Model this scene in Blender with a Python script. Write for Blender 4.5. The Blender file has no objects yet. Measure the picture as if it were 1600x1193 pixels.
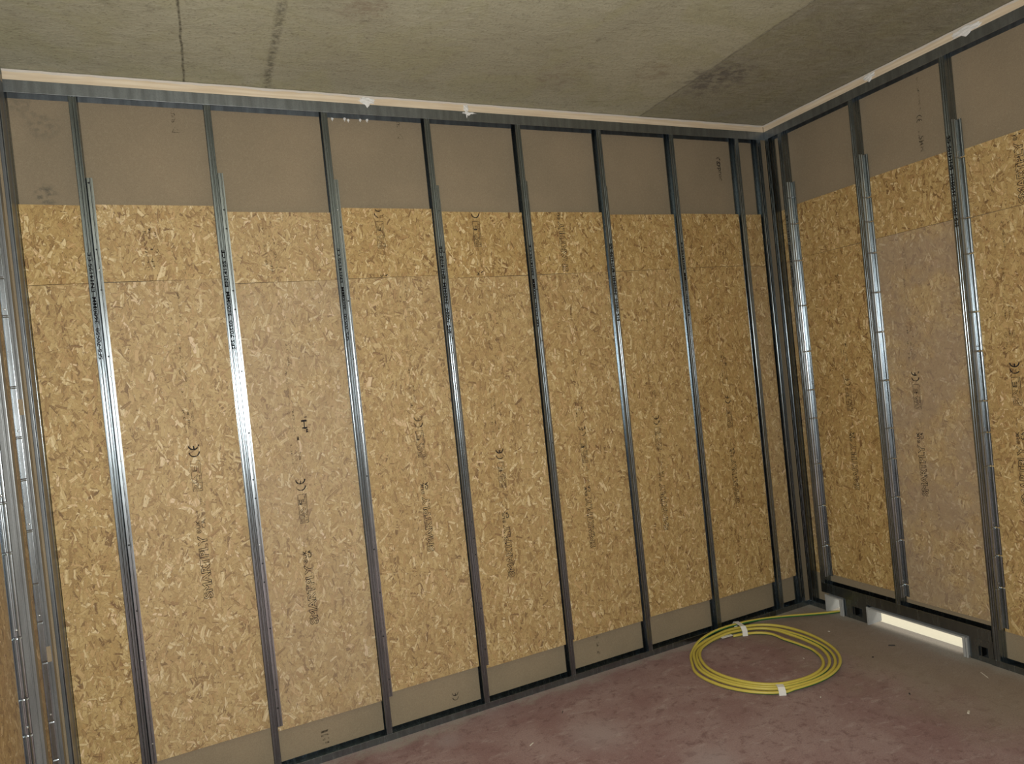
import bpy, bmesh, math, random
from mathutils import Vector, Matrix
random.seed(7)
D = bpy.data
S = bpy.context.scene
COL = S.collection
PI = math.pi

# ------------------------------------------------------------------ camera, world, lights, exposure
CAM = Vector((-4.035, -3.832, 1.999))
YAW, PIT, ROL, FPX = 0.4256, -0.0134, -0.1032, 1056.9
f = Vector((math.sin(YAW)*math.cos(PIT), math.cos(YAW)*math.cos(PIT), math.sin(PIT)))
r = Vector((math.cos(YAW), -math.sin(YAW), 0)); u = r.cross(f)
r2 = math.cos(ROL)*r + math.sin(ROL)*u
u2 = -math.sin(ROL)*r + math.cos(ROL)*u
cd = D.cameras.new('camera'); cam = D.objects.new('camera', cd); COL.objects.link(cam)
cd.sensor_fit = 'HORIZONTAL'; cd.sensor_width = 36; cd.lens = FPX/1600*36
cd.clip_start = 0.02
cam.matrix_world = Matrix(((r2.x, u2.x, -f.x, CAM.x), (r2.y, u2.y, -f.y, CAM.y), (r2.z, u2.z, -f.z, CAM.z), (0, 0, 0, 1)))
S.camera = cam
S.view_settings.view_transform = 'Standard'; S.view_settings.look = 'None'
S.view_settings.gamma = 1; S.view_settings.use_curve_mapping = False
S.view_settings.exposure = 0.0

w = D.worlds.new('sky'); S.world = w; w.use_nodes = True
w.node_tree.nodes['Background'].inputs['Color'].default_value = (0.86, 0.93, 1.0, 1)
w.node_tree.nodes['Background'].inputs['Strength'].default_value = 0.5

fl = D.lights.new('camera_flash', 'POINT'); fl.energy = 395; fl.shadow_soft_size = 0.012
fl.color = (0.985, 0.99, 0.94)
flo = D.objects.new('camera_flash', fl); COL.objects.link(flo)
flo.location = CAM + 0.035*u2 - 0.02*r2

sun = D.lights.new('daylight_beyond', 'SUN'); sun.energy = 2.6; sun.angle = 0.3; sun.color = (1, 0.95, 0.82)
suo = D.objects.new('daylight_beyond', sun); COL.objects.link(suo)
suo.rotation_euler = (math.radians(20), math.radians(-40), 0)   # shines from +x side down to the ground beyond the wall
suo.rotation_euler = Vector((0.62, -0.25, 0.74)).to_track_quat('Z', 'Y').to_euler()

CEIL = 3.668
# ------------------------------------------------------------------ node helpers
class NT:
    def __init__(s, name):
        s.m = D.materials.new(name); s.m.use_nodes = True
        s.t = s.m.node_tree; s.b = s.t.nodes['Principled BSDF']; s.out = s.t.nodes['Material Output']
    def n(s, ty, **k):
        x = s.t.nodes.new(ty)
        for a, v in k.items(): setattr(x, a, v)
        return x
    def l(s, a, b): s.t.links.new(a, b)
    def put(s, sock, v):
        if hasattr(v, 'links') or isinstance(v, bpy.types.NodeSocket): s.l(v, sock)
        else: sock.default_value = v
    def math(s, op, a, b=0.0, c=None, clamp=False):
        x = s.n('ShaderNodeMath', operation=op); x.use_clamp = clamp
        s.put(x.inputs[0], a); s.put(x.inputs[1], b)
        if c is not None: s.put(x.inputs[2], c)
        return x.outputs[0]
    def mix(s, fac, a, b, blend='MIX'):
        x = s.n('ShaderNodeMix', data_type='RGBA', blend_type=blend)
        s.put(x.inputs[0], fac); s.put(x.inputs[6], a if not isinstance(a, tuple) or len(a) == 4 else (*a, 1))
        s.put(x.inputs[7], b if not isinstance(b, tuple) or len(b) == 4 else (*b, 1))
        return x.outputs[2]
    def noise(s, vec, scale, detail=4, rough=0.6, dist=0.0, dim='3D'):
        x = s.n('ShaderNodeTexNoise', noise_dimensions=dim)
        s.l(vec, x.inputs['Vector']); x.inputs['Scale'].default_value = scale
        x.inputs['Detail'].default_value = detail; x.inputs['Roughness'].default_value = rough
        x.inputs['Distortion'].default_value = dist
        return x
    def map(s, vec, loc=(0, 0, 0), rot=(0, 0, 0), sc=(1, 1, 1)):
        x = s.n('ShaderNodeMapping'); s.l(vec, x.inputs[0])
        x.inputs[1].default_value = loc; x.inputs[2].default_value = rot; x.inputs[3].default_value = sc
        return x.outputs[0]
    def rng(s, v, a, b, c=0.0, d=1.0, smooth=True):
        x = s.n('ShaderNodeMapRange', interpolation_type='SMOOTHSTEP' if smooth else 'LINEAR')
        s.put(x.inputs[0], v)
        for i, q in enumerate((a, b, c, d)): s.put(x.inputs[i+1], q)
        return x.outputs[0]
    def ramp(s, v, stops, mode='LINEAR'):
        x = s.n('ShaderNodeValToRGB'); s.put(x.inputs[0], v); cr = x.color_ramp; cr.interpolation = mode
        while len(cr.elements) < len(stops): cr.elements.new(0.5)
        for e, (p, c) in zip(cr.elements, stops): e.position = p; e.color = (*c, 1)
        return x.outputs[0]
    def bump(s, h, dist, strength=1.0):
        x = s.n('ShaderNodeBump'); s.l(h, x.inputs['Height']); x.inputs['Distance'].default_value = dist
        x.inputs['Strength'].default_value = strength; s.l(x.outputs[0], s.b.inputs['Normal'])
    def obj(s): return s.n('ShaderNodeTexCoord').outputs['Object']

def plain(name, col, rough=0.6, metal=0.0, spec=0.5):
    t = NT(name); t.b.inputs['Base Color'].default_value = (*col, 1)
    t.b.inputs['Roughness'].default_value = rough; t.b.inputs['Metallic'].default_value = metal
    t.b.inputs['Specular IOR Level'].default_value = spec
    o = t.obj(); n = t.noise(o, 60, 3); t.l(t.mix(0.25, (*col, 1), t.mix(n.outputs[0], tuple(c*0.7 for c in col), tuple(min(1, c*1.25) for c in col))), t.b.inputs['Base Color'])
    return t.m

# --- OSB: strands laid over one another in 2-D board coordinates
def osb_material():
    t = NT('oriented_strand_board')
    uvn = t.n('ShaderNodeUVMap'); uvn.uv_map = 'board'; uv = uvn.outputs[0]
    wob = t.noise(uv, 14, 2, 0.5, dim='2D')
    sub = t.n('ShaderNodeVectorMath', operation='SUBTRACT'); t.l(wob.outputs['Color'], sub.inputs[0]); sub.inputs[1].default_value = (.5, .5, .5)
    sc = t.n('ShaderNodeVectorMath', operation='SCALE'); t.l(sub.outputs[0], sc.inputs[0]); sc.inputs[3].default_value = 0.015
    ad = t.n('ShaderNodeVectorMath', operation='ADD'); t.l(uv, ad.inputs[0]); t.l(sc.outputs[0], ad.inputs[1])
    wob2 = t.noise(uv, 90, 2, 0.6, dim='2D')
    sub2 = t.n('ShaderNodeVectorMath', operation='SUBTRACT'); t.l(wob2.outputs['Color'], sub2.inputs[0]); sub2.inputs[1].default_value = (.5, .5, .5)
    sc2 = t.n('ShaderNodeVectorMath', operation='SCALE'); t.l(sub2.outputs[0], sc2.inputs[0]); sc2.inputs[3].default_value = 0.0022
    ad2 = t.n('ShaderNodeVectorMath', operation='ADD'); t.l(ad.outputs[0], ad2.inputs[0]); t.l(sc2.outputs[0], ad2.inputs[1])
    P = ad2.outputs[0]
    n0 = t.noise(t.map(P, sc=(40, 9, 1)), 1.0, 4, 0.65, dim='2D')
    col = t.ramp(n0.outputs[0], [(0.3, (0.245, 0.145, 0.055)), (0.5, (0.39, 0.25, 0.10)), (0.7, (0.54, 0.38, 0.17))])
    hgt = t.math('MULTIPLY', n0.outputs[0], 0.5)
    # angle, cells per metre across / along, threshold low/high, (offset)
    layers = [(8, 21, 6.0, .10, .50), (-25, 24, 7.2, .05, .50), (34, 27, 6.6, .0, .50), (-52, 30, 8, .0, .48),
              (80, 40, 9, -.25, .45), (-9, 32, 7.6, -.02, .48), (20, 36, 8, -.05, .46), (-36, 42, 10, -.15, .46),
              (58, 50, 11, -.25, .42), (4, 50, 11, -.15, .44), (-72, 60, 14, -.35, .40), (-18, 76, 15, -.30, .42), (28, 95, 20, -.35, .42)]
    ramp = [(0.0, (0.15, 0.08, 0.032)), (0.04, (0.26, 0.155, 0.062)), (0.13, (0.365, 0.245, 0.105)), (0.36, (0.43, 0.302, 0.135)),
            (0.6, (0.475, 0.345, 0.160)), (0.82, (0.53, 0.398, 0.20)), (0.92, (0.62, 0.49, 0.28)), (1.0, (0.76, 0.64, 0.43))]
    for i, (a, sx, sy, lo, hi) in enumerate(layers):
        m = t.map(P, rot=(0, 0, math.radians(a)))
        m = t.map(m, loc=(i*7.31, i*3.77, 0), sc=(sx, sy, 1))
        v = t.n('ShaderNodeTexVoronoi', voronoi_dimensions='2D', feature='F1', distance='CHEBYCHEV')
        t.l(m, v.inputs['Vector']); v.inputs['Scale'].default_value = 1.0
        sep = t.n('ShaderNodeSeparateColor'); t.l(v.outputs['Color'], sep.inputs[0])
        thr = t.math('MULTIPLY_ADD', sep.outputs[0], hi-lo, lo)
        d = t.math('SUBTRACT', thr, v.outputs['Distance'])
        mask = t.rng(d, 0.0, 0.02)
        edge = t.rng(d, -0.045, 0.005)
        st = t.noise(t.map(m, sc=(3.5, 0.35, 1)), 1.0, 3, 0.6, dim='2D')
        cv = t.math('ADD', sep.outputs[1], t.math('MULTIPLY_ADD', st.outputs[0], 0.50, -0.25))
        c = t.ramp(cv, ramp)
        c = t.mix(t.math('MULTIPLY', t.rng(sep.outputs[2], .70, .95), .55), c, t.mix(1.0, c, (1.10, 0.98, 1.12), 'MULTIPLY'))
        sh = t.mix(t.math('MULTIPLY', edge, 0.48), col, (0.10, 0.055, 0.02))  # drop shadow round each strand, painted into the colour beneath
        col = t.mix(mask, sh, c)
        hgt = t.math('ADD', t.math('MULTIPLY', hgt, t.math('SUBTRACT', 1.0, mask)), t.math('MULTIPLY', mask, t.math('MULTIPLY_ADD', sep.outputs[2], 0.5, 0.3)))
    # tiny dark flecks
    v = t.n('ShaderNodeTexVoronoi', voronoi_dimensions='2D', feature='F1'); t.l(t.map(P, rot=(0, 0, 0.4), sc=(60, 26, 1)), v.inputs['Vector']); v.inputs['Scale'].default_value = 1
    sep = t.n('ShaderNodeSeparateColor'); t.l(v.outputs['Color'], sep.inputs[0])
    fk = t.math('MULTIPLY', t.rng(v.outputs['Distance'], 0.16, 0.08), t.math('GREATER_THAN', sep.outputs[0], 0.90))
    col = t.mix(t.math('MULTIPLY', fk, 0.75), col, (0.07, 0.035, 0.015))
    v = t.n('ShaderNodeTexVoronoi', voronoi_dimensions='2D', feature='F1'); t.l(t.map(P, rot=(0, 0, -0.5), sc=(9, 5, 1)), v.inputs['Vector']); v.inputs['Scale'].default_value = 1
    fis = t.noise(t.map(P, rot=(0, 0, 0.3), sc=(85, 22, 1)), 1, 3, .5, .8, dim='2D')
    fd = t.math('ABSOLUTE', t.math('SUBTRACT', fis.outputs[0], .5))
    gate = t.noise(uv, 22, 2, .5, dim='2D')
    col = t.mix(t.math('MULTIPLY', t.rng(fd, .016, .002), t.rng(gate.outputs[0], .52, .62, 0, .6)), col, (0.11, 0.06, 0.025))
    # soften contrast, per-board tone and site dust
    at = t.n('ShaderNodeAttribute', attribute_name='tone'); tone = at.outputs['Fac']
    av = t.n('ShaderNodeAttribute', attribute_name='dusty'); dusty = av.outputs['Fac']
    col = t.mix(0.05, col, (0.46, 0.33, 0.155))
    fb = t.noise(t.map(P, rot=(0, 0, .2), sc=(420, 60, 1)), 1, 3, .7, dim='2D'); fb2 = t.noise(P, 260, 3, .7, dim='2D')
    col = t.mix(t.rng(fb.outputs[0], .52, .74, 0, .40), col, (0.25, 0.155, 0.07))
    col = t.mix(t.rng(fb2.outputs[0], .55, .75, 0, .45), col, (0.66, 0.54, 0.34))
    big = t.noise(uv, 1.7, 3, 0.55, dim='2D')
    col = t.mix(t.math('MULTIPLY', t.rng(big.outputs[0], 0.35, 0.7), 0.30), col, t.mix(1.0, col, (0.80, 0.74, 0.66), 'MULTIPLY'))
    warm = t.mix(1.0, col, (1.04, 0.98, 0.80), 'MULTIPLY')
    pale = t.mix(0.25, col, (0.50, 0.385, 0.26))
    col = t.mix(tone, warm, pale)
    dn = t.noise(uv, 3.2, 5, 0.65, dim='2D')
    df = t.math('MULTIPLY', dusty, t.rng(dn.outputs[0], 0.32, 0.62))
    col = t.mix(t.math('MULTIPLY', df, 0.55), col, (0.31, 0.235, 0.175))
    t.l(col, t.b.inputs['Base Color']); t.b.inputs['Roughness'].default_value = 0.62
    t.b.inputs['Specular IOR Level'].default_value = 0.3
    t.bump(hgt, 0.0012, 0.7)
    return t.m

def metal_material(name, base=(0.265, 0.305, 0.335), rough=0.265, dull=0.0):
    t = NT(name); o = t.obj()
    n1 = t.noise(t.map(o, sc=(30, 30, 3)), 1, 4, 0.6); n2 = t.noise(o, 130, 3, 0.6)
    c = t.mix(t.rng(n1.outputs[0], .3, .7), tuple(b*0.80 for b in base), tuple(min(1, b*1.1) for b in base))
    c = t.mix(t.math('MULTIPLY', t.rng(n2.outputs[0], .45, .7), 0.25), c, tuple(b*0.6 for b in base))
    t.l(c, t.b.inputs['Base Color']); t.b.inputs['Metallic'].default_value = 1.0 - dull
    t.l(t.math('ADD', t.math('MULTIPLY', n1.outputs[0], 0.12), rough-0.06), t.b.inputs['Roughness'])
    t.bump(n1.outputs[0], 0.0003, 0.35)
    return t.m

def plasterboard_material():
    t = NT('plasterboard_brown_paper'); o = t.obj()
    n1 = t.noise(o, 2.5, 3, .5); n2 = t.noise(o, 240, 3, .7); n3 = t.noise(t.map(o, sc=(28, 28, 1.4)), 1, 3, .6)
    c = t.mix(t.rng(n1.outputs[0], .35, .7), (0.268, 0.216, 0.146), (0.305, 0.242, 0.162))
    c = t.mix(t.math('MULTIPLY', n3.outputs[0], 0.10), c, (0.24, 0.19, 0.13))
    c = t.mix(t.rng(n2.outputs[0], .35, .75, 0.0, 0.40), c, (0.16, 0.125, 0.085))
    # scuffs and dirty hand marks on the paper in the first bay
    for (x, z, rad, amt) in ((-4.64, 3.09, .07, .7), (-4.62, 3.43, .10, .35), (-4.70, 3.52, .08, .3)):
        vm = t.n('ShaderNodeVectorMath', operation='DISTANCE'); t.l(o, vm.inputs[0]); vm.inputs[1].default_value = (x, 0.0725, z)
        g = t.noise(o, 45, 4, .7)
        k = t.math('MULTIPLY', t.rng(vm.outputs['Value'], rad, rad*0.3), t.rng(g.outputs[0], .42, .6, 0, amt))
        c = t.mix(k, c, (0.07, 0.07, 0.06))
    c = t.mix(t.rng(t.noise(o, 90, 4, .8).outputs[0], .5, .7, 0, .35), c, (0.36, 0.31, 0.21))
    t.l(c, t.b.inputs['Base Color']); t.b.inputs['Roughness'].default_value = 0.85; t.b.inputs['Specular IOR Level'].default_value = 0.2
    t.bump(n2.outputs[0], 0.0005, 0.4)
    return t.m

def wood_material():
    t = NT('pale_softwood'); o = t.obj()
    g = t.noise(t.map(o, sc=(2.0, 60, 60)), 1, 4, .6, 0.4); n = t.noise(o, 3, 2)
    c = t.mix(t.rng(g.outputs[0], .35, .7), (0.66, 0.54, 0.385), (0.80, 0.69, 0.53))
    c = t.mix(t.rng(n.outputs[0], .4, .7, 0, .4), c, (0.62, 0.48, 0.32))
    v = t.n('ShaderNodeTexVoronoi', feature='F1'); t.l(t.map(o, loc=(0.13, 0, 0.2), sc=(2.2, 14, 18)), v.inputs['Vector']); v.inputs['Scale'].default_value = 1
    s = t.n('ShaderNodeSeparateColor'); t.l(v.outputs['Color'], s.inputs[0])
    k = t.math('MULTIPLY', t.rng(v.outputs['Distance'], 0.16, 0.02), t.math('GREATER_THAN', s.outputs[0], 0.6))
    c = t.mix(t.math('MULTIPLY', k, 0.85), c, (0.20, 0.10, 0.04))
    t.l(c, t.b.inputs['Base Color']); t.b.inputs['Roughness'].default_value = 0.7
    t.bump(g.outputs[0], 0.0006, .4)
    return t.m

def ceiling_material():
    t = NT('cast_concrete_soffit'); o = t.obj()
    n1 = t.noise(o, 1.1, 5, .6); n2 = t.noise(t.map(o, sc=(1, 1.3, 1)), 13, 7, .75, .3); n3 = t.noise(o, 70, 4, .7); n4 = t.noise(o, 2.6, 6, .62, 1.0)
    c = t.mix(t.rng(n1.outputs[0], .3, .7), (0.39, 0.378, 0.28), (0.47, 0.462, 0.345))
    c = t.mix(t.rng(n4.outputs[0], .46, .62, 0, .5), c, (0.40, 0.392, 0.245))
    c = t.mix(t.rng(n2.outputs[0], .50, .74, 0, .42), c, (0.19, 0.17, 0.12))
    c = t.mix(t.rng(n2.outputs[0], .46, .25, 0, .35), c, (0.38, 0.345, 0.255))
    c = t.mix(t.rng(n3.outputs[0], .52, .70, 0, .5), c, (0.17, 0.15, 0.11))
    sx = t.n('ShaderNodeSeparateXYZ'); t.l(o, sx.inputs[0]); X, Y = sx.outputs[0], sx.outputs[1]
    wx = t.noise(o, 5, 4, .6); Xw = t.math('ADD', X, t.math('MULTIPLY_ADD', wx.outputs[0], 0.028, -0.014))
    def seam(x0, wd, amt, src=Xw, rough=0.5):
        d = t.math('ABSOLUTE', t.math('SUBTRACT', src, x0))
        brk = t.rng(t.noise(o, 38, 4, .7).outputs[0], .38, .60)
        return t.math('MULTIPLY', t.math('MULTIPLY', t.rng(d, wd, wd*0.15), amt), t.math('MULTIPLY_ADD', brk, rough, 1-rough))
    c = t.mix(seam(-3.975, 0.0085, .85), c, (0.075, 0.07, 0.05))
    c = t.mix(seam(-3.57, 0.030, .62, rough=.9), c, (0.075, 0.07, 0.055))
    # rougher, browner pour to the right of the construction joint, with pale leached patches
    rgt = t.rng(Xw, -1.135, -1.125)
    c = t.mix(t.math('MULTIPLY', rgt, .7), c, t.mix(1.0, c, (0.88, 0.85, 0.84), 'MULTIPLY'))
    lp = t.noise(t.map(o, sc=(1.6, 1, 1)), 3.4, 7, .75, .5)
    c = t.mix(t.math('MULTIPLY', rgt, t.rng(lp.outputs[0], .52, .66, 0, .6)), c, (0.42, 0.40, 0.33))
    c = t.mix(seam(-1.13, 0.012, .7), c, (0.10, 0.085, 0.06))
    # mildew by the joint and pale-rimmed patch
    for (x, y, rad, cc, amt) in ((-1.0, -.62, .34, (.15, .14, .13), .8), (-3.22, -.88, .18, (.24, .17, .12), .45), (-2.015, -.874, .030, (.05, .045, .035), .95), (-3.20, -.80, .035, (.06, .05, .04), .9), (-2.0, -.45, .25, (.22, .16, .11), .3), (-1.45, -.62, .2, (.22, .15, .10), .35)):
        vm = t.n('ShaderNodeVectorMath', operation='DISTANCE'); t.l(o, vm.inputs[0]); vm.inputs[1].default_value = (x, y, CEIL)
        k = t.math('MULTIPLY', t.rng(vm.outputs['Value'], rad, rad*0.2), t.rng(n2.outputs[0], .38, .62, 0, amt))
        c = t.mix(k, c, cc)
    t.l(c, t.b.inputs['Base Color']); t.b.inputs['Roughness'].default_value = 0.8; t.b.inputs['Specular IOR Level'].default_value = .25
    n5 = t.noise(t.map(o, rot=(0, 0, .5), sc=(1, 2.6, 1)), 7, 9, .78, .6); n6 = t.noise(o, 34, 5, .8, .2)
    c = t.mix(t.rng(n5.outputs[0], .50, .66, 0, .55), c, (0.20, 0.18, 0.135))
    c = t.mix(t.rng(n5.outputs[0], .48, .36, 0, .45), c, (0.46, 0.44, 0.35))
    c = t.mix(t.rng(n6.outputs[0], .55, .68, 0, .40), c, (0.20, 0.18, 0.13))
    c = t.mix(t.rng(n6.outputs[0], .44, .34, 0, .30), c, (0.50, 0.48, 0.40))
    h = t.math('ADD', t.math('MULTIPLY', n5.outputs[0], t.math('MULTIPLY_ADD', rgt, 1.8, .5)), t.math('MULTIPLY', n3.outputs[0], .15))
    t.bump(h, 0.028, .7)
    return t.m

def floor_material():
    t = NT('stained_concrete_floor'); o = t.obj()
    n1 = t.noise(o, 2.2, 6, .65, .6); n2 = t.noise(o, 14, 8, .78, .3); n3 = t.noise(o, 130, 4, .8); n4 = t.noise(t.map(o, rot=(0, 0, .6), sc=(1, 2.2, 1)), 7, 8, .72, .3)
    c = t.mix(t.rng(n1.outputs[0], .34, .66), (0.250, 0.150, 0.147), (0.325, 0.228, 0.220))
    c = t.mix(t.rng(n2.outputs[0], .50, .64, 0, .75), c, (0.175, 0.100, 0.098))
    c = t.mix(t.rng(n4.outputs[0], .53, .68, 0, .6), c, (0.42, 0.335, 0.32))
    sx = t.n('ShaderNodeSeparateXYZ'); t.l(o, sx.inputs[0]); X, Y = sx.outputs[0], sx.outputs[1]
    nw = t.noise(o, 3.0, 5, .6, .5); jit = t.math('MULTIPLY_ADD', nw.outputs[0], 0.9, -0.45)
    # grey laitance near the right wall and dusty fringe along the walls
    gx = t.rng(t.math('ADD', X, jit), -0.95, -0.35)
    c = t.mix(t.math('MULTIPLY', gx, .65), c, (0.27, 0.235, 0.175))
    dj = t.math('MULTIPLY_ADD', nw.outputs[0], 0.45, -0.225)
    fr = t.rng(t.math('ADD', Y, dj), -0.13, -0.02)
    c = t.mix(t.math('MULTIPLY', fr, t.rng(n2.outputs[0], .35, .6, .15, .7)), c, (0.36, 0.33, 0.28))
    fx = t.rng(t.math('ADD', X, dj), -0.12, -0.0)
    c = t.mix(t.math('MULTIPLY', fx, .6), c, (0.33, 0.31, 0.27))
    c = t.mix(t.rng(n3.outputs[0], .53, .68, 0, .55), c, (0.11, 0.075, 0.065))
    c = t.mix(t.rng(n3.outputs[0], .44, .32, 0, .45), c, (0.47, 0.39, 0.35))
    for (x, y, rad) in ((-2.3, -.62, .25), (-3.0, -.2, .12), (-1.95, -1.15, .18)):
        vm = t.n('ShaderNodeVectorMath', operation='DISTANCE'); t.l(o, vm.inputs[0]); vm.inputs[1].default_value = (x, y, 0)
        k = t.math('MULTIPLY', t.rng(vm.outputs['Value'], rad, rad*0.1), .45)
        c = t.mix(k, c, (0.36, 0.30, 0.30))
    t.l(c, t.b.inputs['Base Color']); t.b.inputs['Roughness'].default_value = 0.75; t.b.inputs['Specular IOR Level'].default_value = .3
    t.bump(t.math('ADD', n2.outputs[0], t.math('MULTIPLY', n3.outputs[0], .3)), 0.004, .5)
    return t.m

def ink_material(name, col, lo, hi, top=1.0):
    t = NT(name); o = t.obj()
    n = t.noise(o, 34, 5, .75); n2 = t.noise(o, 9, 2, .5)
    a = t.math('MULTIPLY', t.rng(n.outputs[0], lo, hi), t.rng(n2.outputs[0], .30, .52, .45, top), clamp=True)
    t.l(a, t.b.inputs['Alpha']); t.b.inputs['Base Color'].default_value = (*col, 1)
    t.b.inputs['Roughness'].default_value = .7; t.b.inputs['Specular IOR Level'].default_value = .1
    return t.m

M = dict(osb=osb_material(), steel=metal_material('galvanised_steel'), steel2=metal_material('bright_galvanised_steel', (.42, .465, .50), .28),
         dull=metal_material('dull_galvanised_steel', (.19, .20, .205), .36, .55),
         track=metal_material('galvanised_track', (.34, .372, .395), .42),
         board=plasterboard_material(), wood=wood_material(), ceil=ceiling_material(), floor=floor_material(),
         ink=ink_material('black_stamp_ink', (.02, .018, .02), .36, .52), faint=ink_material('faded_stamp_ink', (.03, .025, .02), .44, .62, .75),
         stud_ink=ink_material('stud_print_ink', (.004, .004, .005), .25, .35), black=plain('black_rubber_screw', (.012, .012, .013), .5),
         screw=plain('zinc_screw', (.55, .55, .52), .35, .9), foam=plain('white_foam_filler', (.78, .78, .76), .8),
         sealant=plain('pale_acoustic_sealant', (.60, .56, .50), .7), yellow=plain('yellow_cable_sheath', (.56, .46, .085), .45),
         green=plain('green_cable_sheath', (.035, .17, .045), .45), tape=plain('white_paper_tape', (.75, .74, .70), .8),
         sleeve=plain('pale_grey_duct_liner', (.36, .365, .365), .55), wallp=plain('bare_plasterboard_behind_camera', (.22, .20, .17), .85),
         outside=plain('pale_paving_in_daylight', (.80, .74, .58), .8), dark=plain('dark_void', (.02, .02, .02), .9),
         debris_pale=plain('pale_chip', (.62, .58, .50), .8), debris_dark=plain('dark_offcut', (.035, .03, .028), .8),
         frame=plain('white_fill_window_frame', (.7, .7, .7), .5))
gm = D.materials.new('clear_fill_window_glass'); gm.use_nodes = True
gm.node_tree.nodes['Principled BSDF'].inputs['Transmission Weight'].default_value = 1
gm.node_tree.nodes['Principled BSDF'].inputs['Roughness'].default_value = 0
M['glass'] = gm

# ------------------------------------------------------------------ mesh helpers
def link(name, me, parent=None, loc=None, rot=None):
    o = D.objects.new(name, me); COL.objects.link(o)
    if parent: o.parent = parent
    if loc is not None: o.location = loc
    if rot is not None: o.rotation_euler = rot
    return o
def mesh(name, vs, fs, mats, idx=None, smooth=False):
    me = D.meshes.new(name); me.from_pydata([tuple(v) for v in vs], [], fs)
    for m in (mats if isinstance(mats, (list, tuple)) else [mats]): me.materials.append(m)
    if idx: me.polygons.foreach_set('material_index', idx)
    if smooth: me.polygons.foreach_set('use_smooth', [True]*len(me.polygons))
    bm = bmesh.new(); bm.from_mesh(me); bmesh.ops.recalc_face_normals(bm, faces=bm.faces); bm.to_mesh(me); bm.free()
    me.update(); return me
class MB:
    def __init__(s): s.v = []; s.f = []
    def add(s, vs, fs):
        k = len(s.v); s.v += [tuple(v) for v in vs]; s.f += [tuple(i+k for i in q) for q in fs]
    def box(s, x0, x1, y0, y1, z0, z1):
        s.add([(x0, y0, z0), (x1, y0, z0), (x1, y1, z0), (x0, y1, z0), (x0, y0, z1), (x1, y0, z1), (x1, y1, z1), (x0, y1, z1)],
              [(0, 3, 2, 1), (4, 5, 6, 7), (0, 1, 5, 4), (1, 2, 6, 5), (2, 3, 7, 6), (3, 0, 4, 7)])
    def obj(s, name, mat, parent=None, loc=None, rot=None, smooth=False, bevel=0):
        me = mesh(name, s.v, s.f, mat, smooth=smooth)
        o = link(name, me, parent, loc, rot)
        if bevel:
            b = o.modifiers.new('bevel', 'BEVEL'); b.width = bevel; b.segments = 2; b.limit_method = 'ANGLE'
        return o
def tag(o, label, cat, group=None):
    o['label'] = label; o['category'] = cat
    if group: o['group'] = group
    return o
def struct(o): o['kind'] = 'structure'; return o
def empty(name, loc, rz=0):
    o = D.objects.new(name, None); COL.objects.link(o); o.location = loc; o.rotation_euler = (0, 0, rz); o.empty_display_size = .1
    return o

def fillet(pts, rad, n=3):
    out = [pts[0]]
    for i in range(1, len(pts)-1):
        a, b, c = Vector(pts[i-1]), Vector(pts[i]), Vector(pts[i+1])
        d1 = (a-b); d2 = (c-b); l1, l2 = d1.length, d2.length
        q = min(rad, l1*.45, l2*.45); p1 = b + d1.normalized()*q; p2 = b + d2.normalized()*q
        for k in range(n+1):
            s_ = k/n; out.append(tuple((1-s_)**2*p1 + 2*s_*(1-s_)*b + s_*s_*p2))
    out.append(pts[-1]); return out
def offset(pts, t):
    res = []
    for i in range(len(pts)):
        a = Vector(pts[max(i-1, 0)]); b = Vector(pts[i]); c = Vector(pts[min(i+1, len(pts)-1)])
        n1 = (b-a); n2 = (c-b)
        if n1.length < 1e-9: n1 = n2
        if n2.length < 1e-9: n2 = n1
        n1.normalize(); n2.normalize(); m = Vector((-(n1.y+n2.y), n1.x+n2.x)); m.normalize()
        k = 1/max(.5, m.dot(Vector((-n1.y, n1.x)))); res.append(tuple(b + m*t*k))
    return res
def extrude(pts, t, levels):
    """thin folded-sheet profile pts (2-D), thickness t, swept through levels = [(z, scale fn or None)] along z"""
    inner = offset(pts, t); loop = pts + inner[::-1]; n = len(loop); vs = []; fs = []
    for (z, g) in levels:
        lp = loop if g is None else [g(p, i) for i, p in enumerate(loop)]
        vs += [(p[0], p[1], z) for p in lp]
    for k in range(len(levels)-1):
        for i in range(n):
            j = (i+1) % n; fs.append((k*n+i, k*n+j, (k+1)*n+j, (k+1)*n+i))
    h = len(pts)
    for i in range(h-1):
        a, b, c, d = i, i+1, n-2-i, n-1-i
        fs.append((a, d, c, b)); o = (len(levels)-1)*n; fs.append((o+a, o+b, o+c, o+d))
    return vs, fs

# ------------------------------------------------------------------ lettering
def text_verts(s, length, height, outline=0.0):
    cu = D.curves.new('t', 'FONT'); cu.body = s; cu.size = 1.0; cu.resolution_u = 3
    if outline:
        cu.fill_mode = 'NONE'
    else:
        cu.offset = 0.034 if s in ('UK', 'CA') else 0.022 if s.startswith('SFS') else 0.014
    ob = D.objects.new('t', cu); COL.objects.link(ob)
    if outline: cu.bevel_depth = 0.024; cu.bevel_resolution = 0; cu.offset = 0.028
    bpy.context.view_layer.update()
    me = D.meshes.new_from_object(ob.evaluated_get(bpy.context.evaluated_depsgraph_get()))
    vs = [v.co.copy() for v in me.vertices]; fs = [tuple(p.vertices) for p in me.polygons]
    D.objects.remove(ob); D.curves.remove(cu); D.meshes.remove(me)
    x0 = min(v.x for v in vs); x1 = max(v.x for v in vs); y0 = min(v.y for v in vs); y1 = max(v.y for v in vs)
    out = [((v.x-x0)/(x1-x0)*length, (v.y-y0)/(y1-y0)*height, max(-1, min(1, v.z/0.024))*0.0001 if outline else 0.0) for v in vs]
    return out, fs
TC = {}
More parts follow.
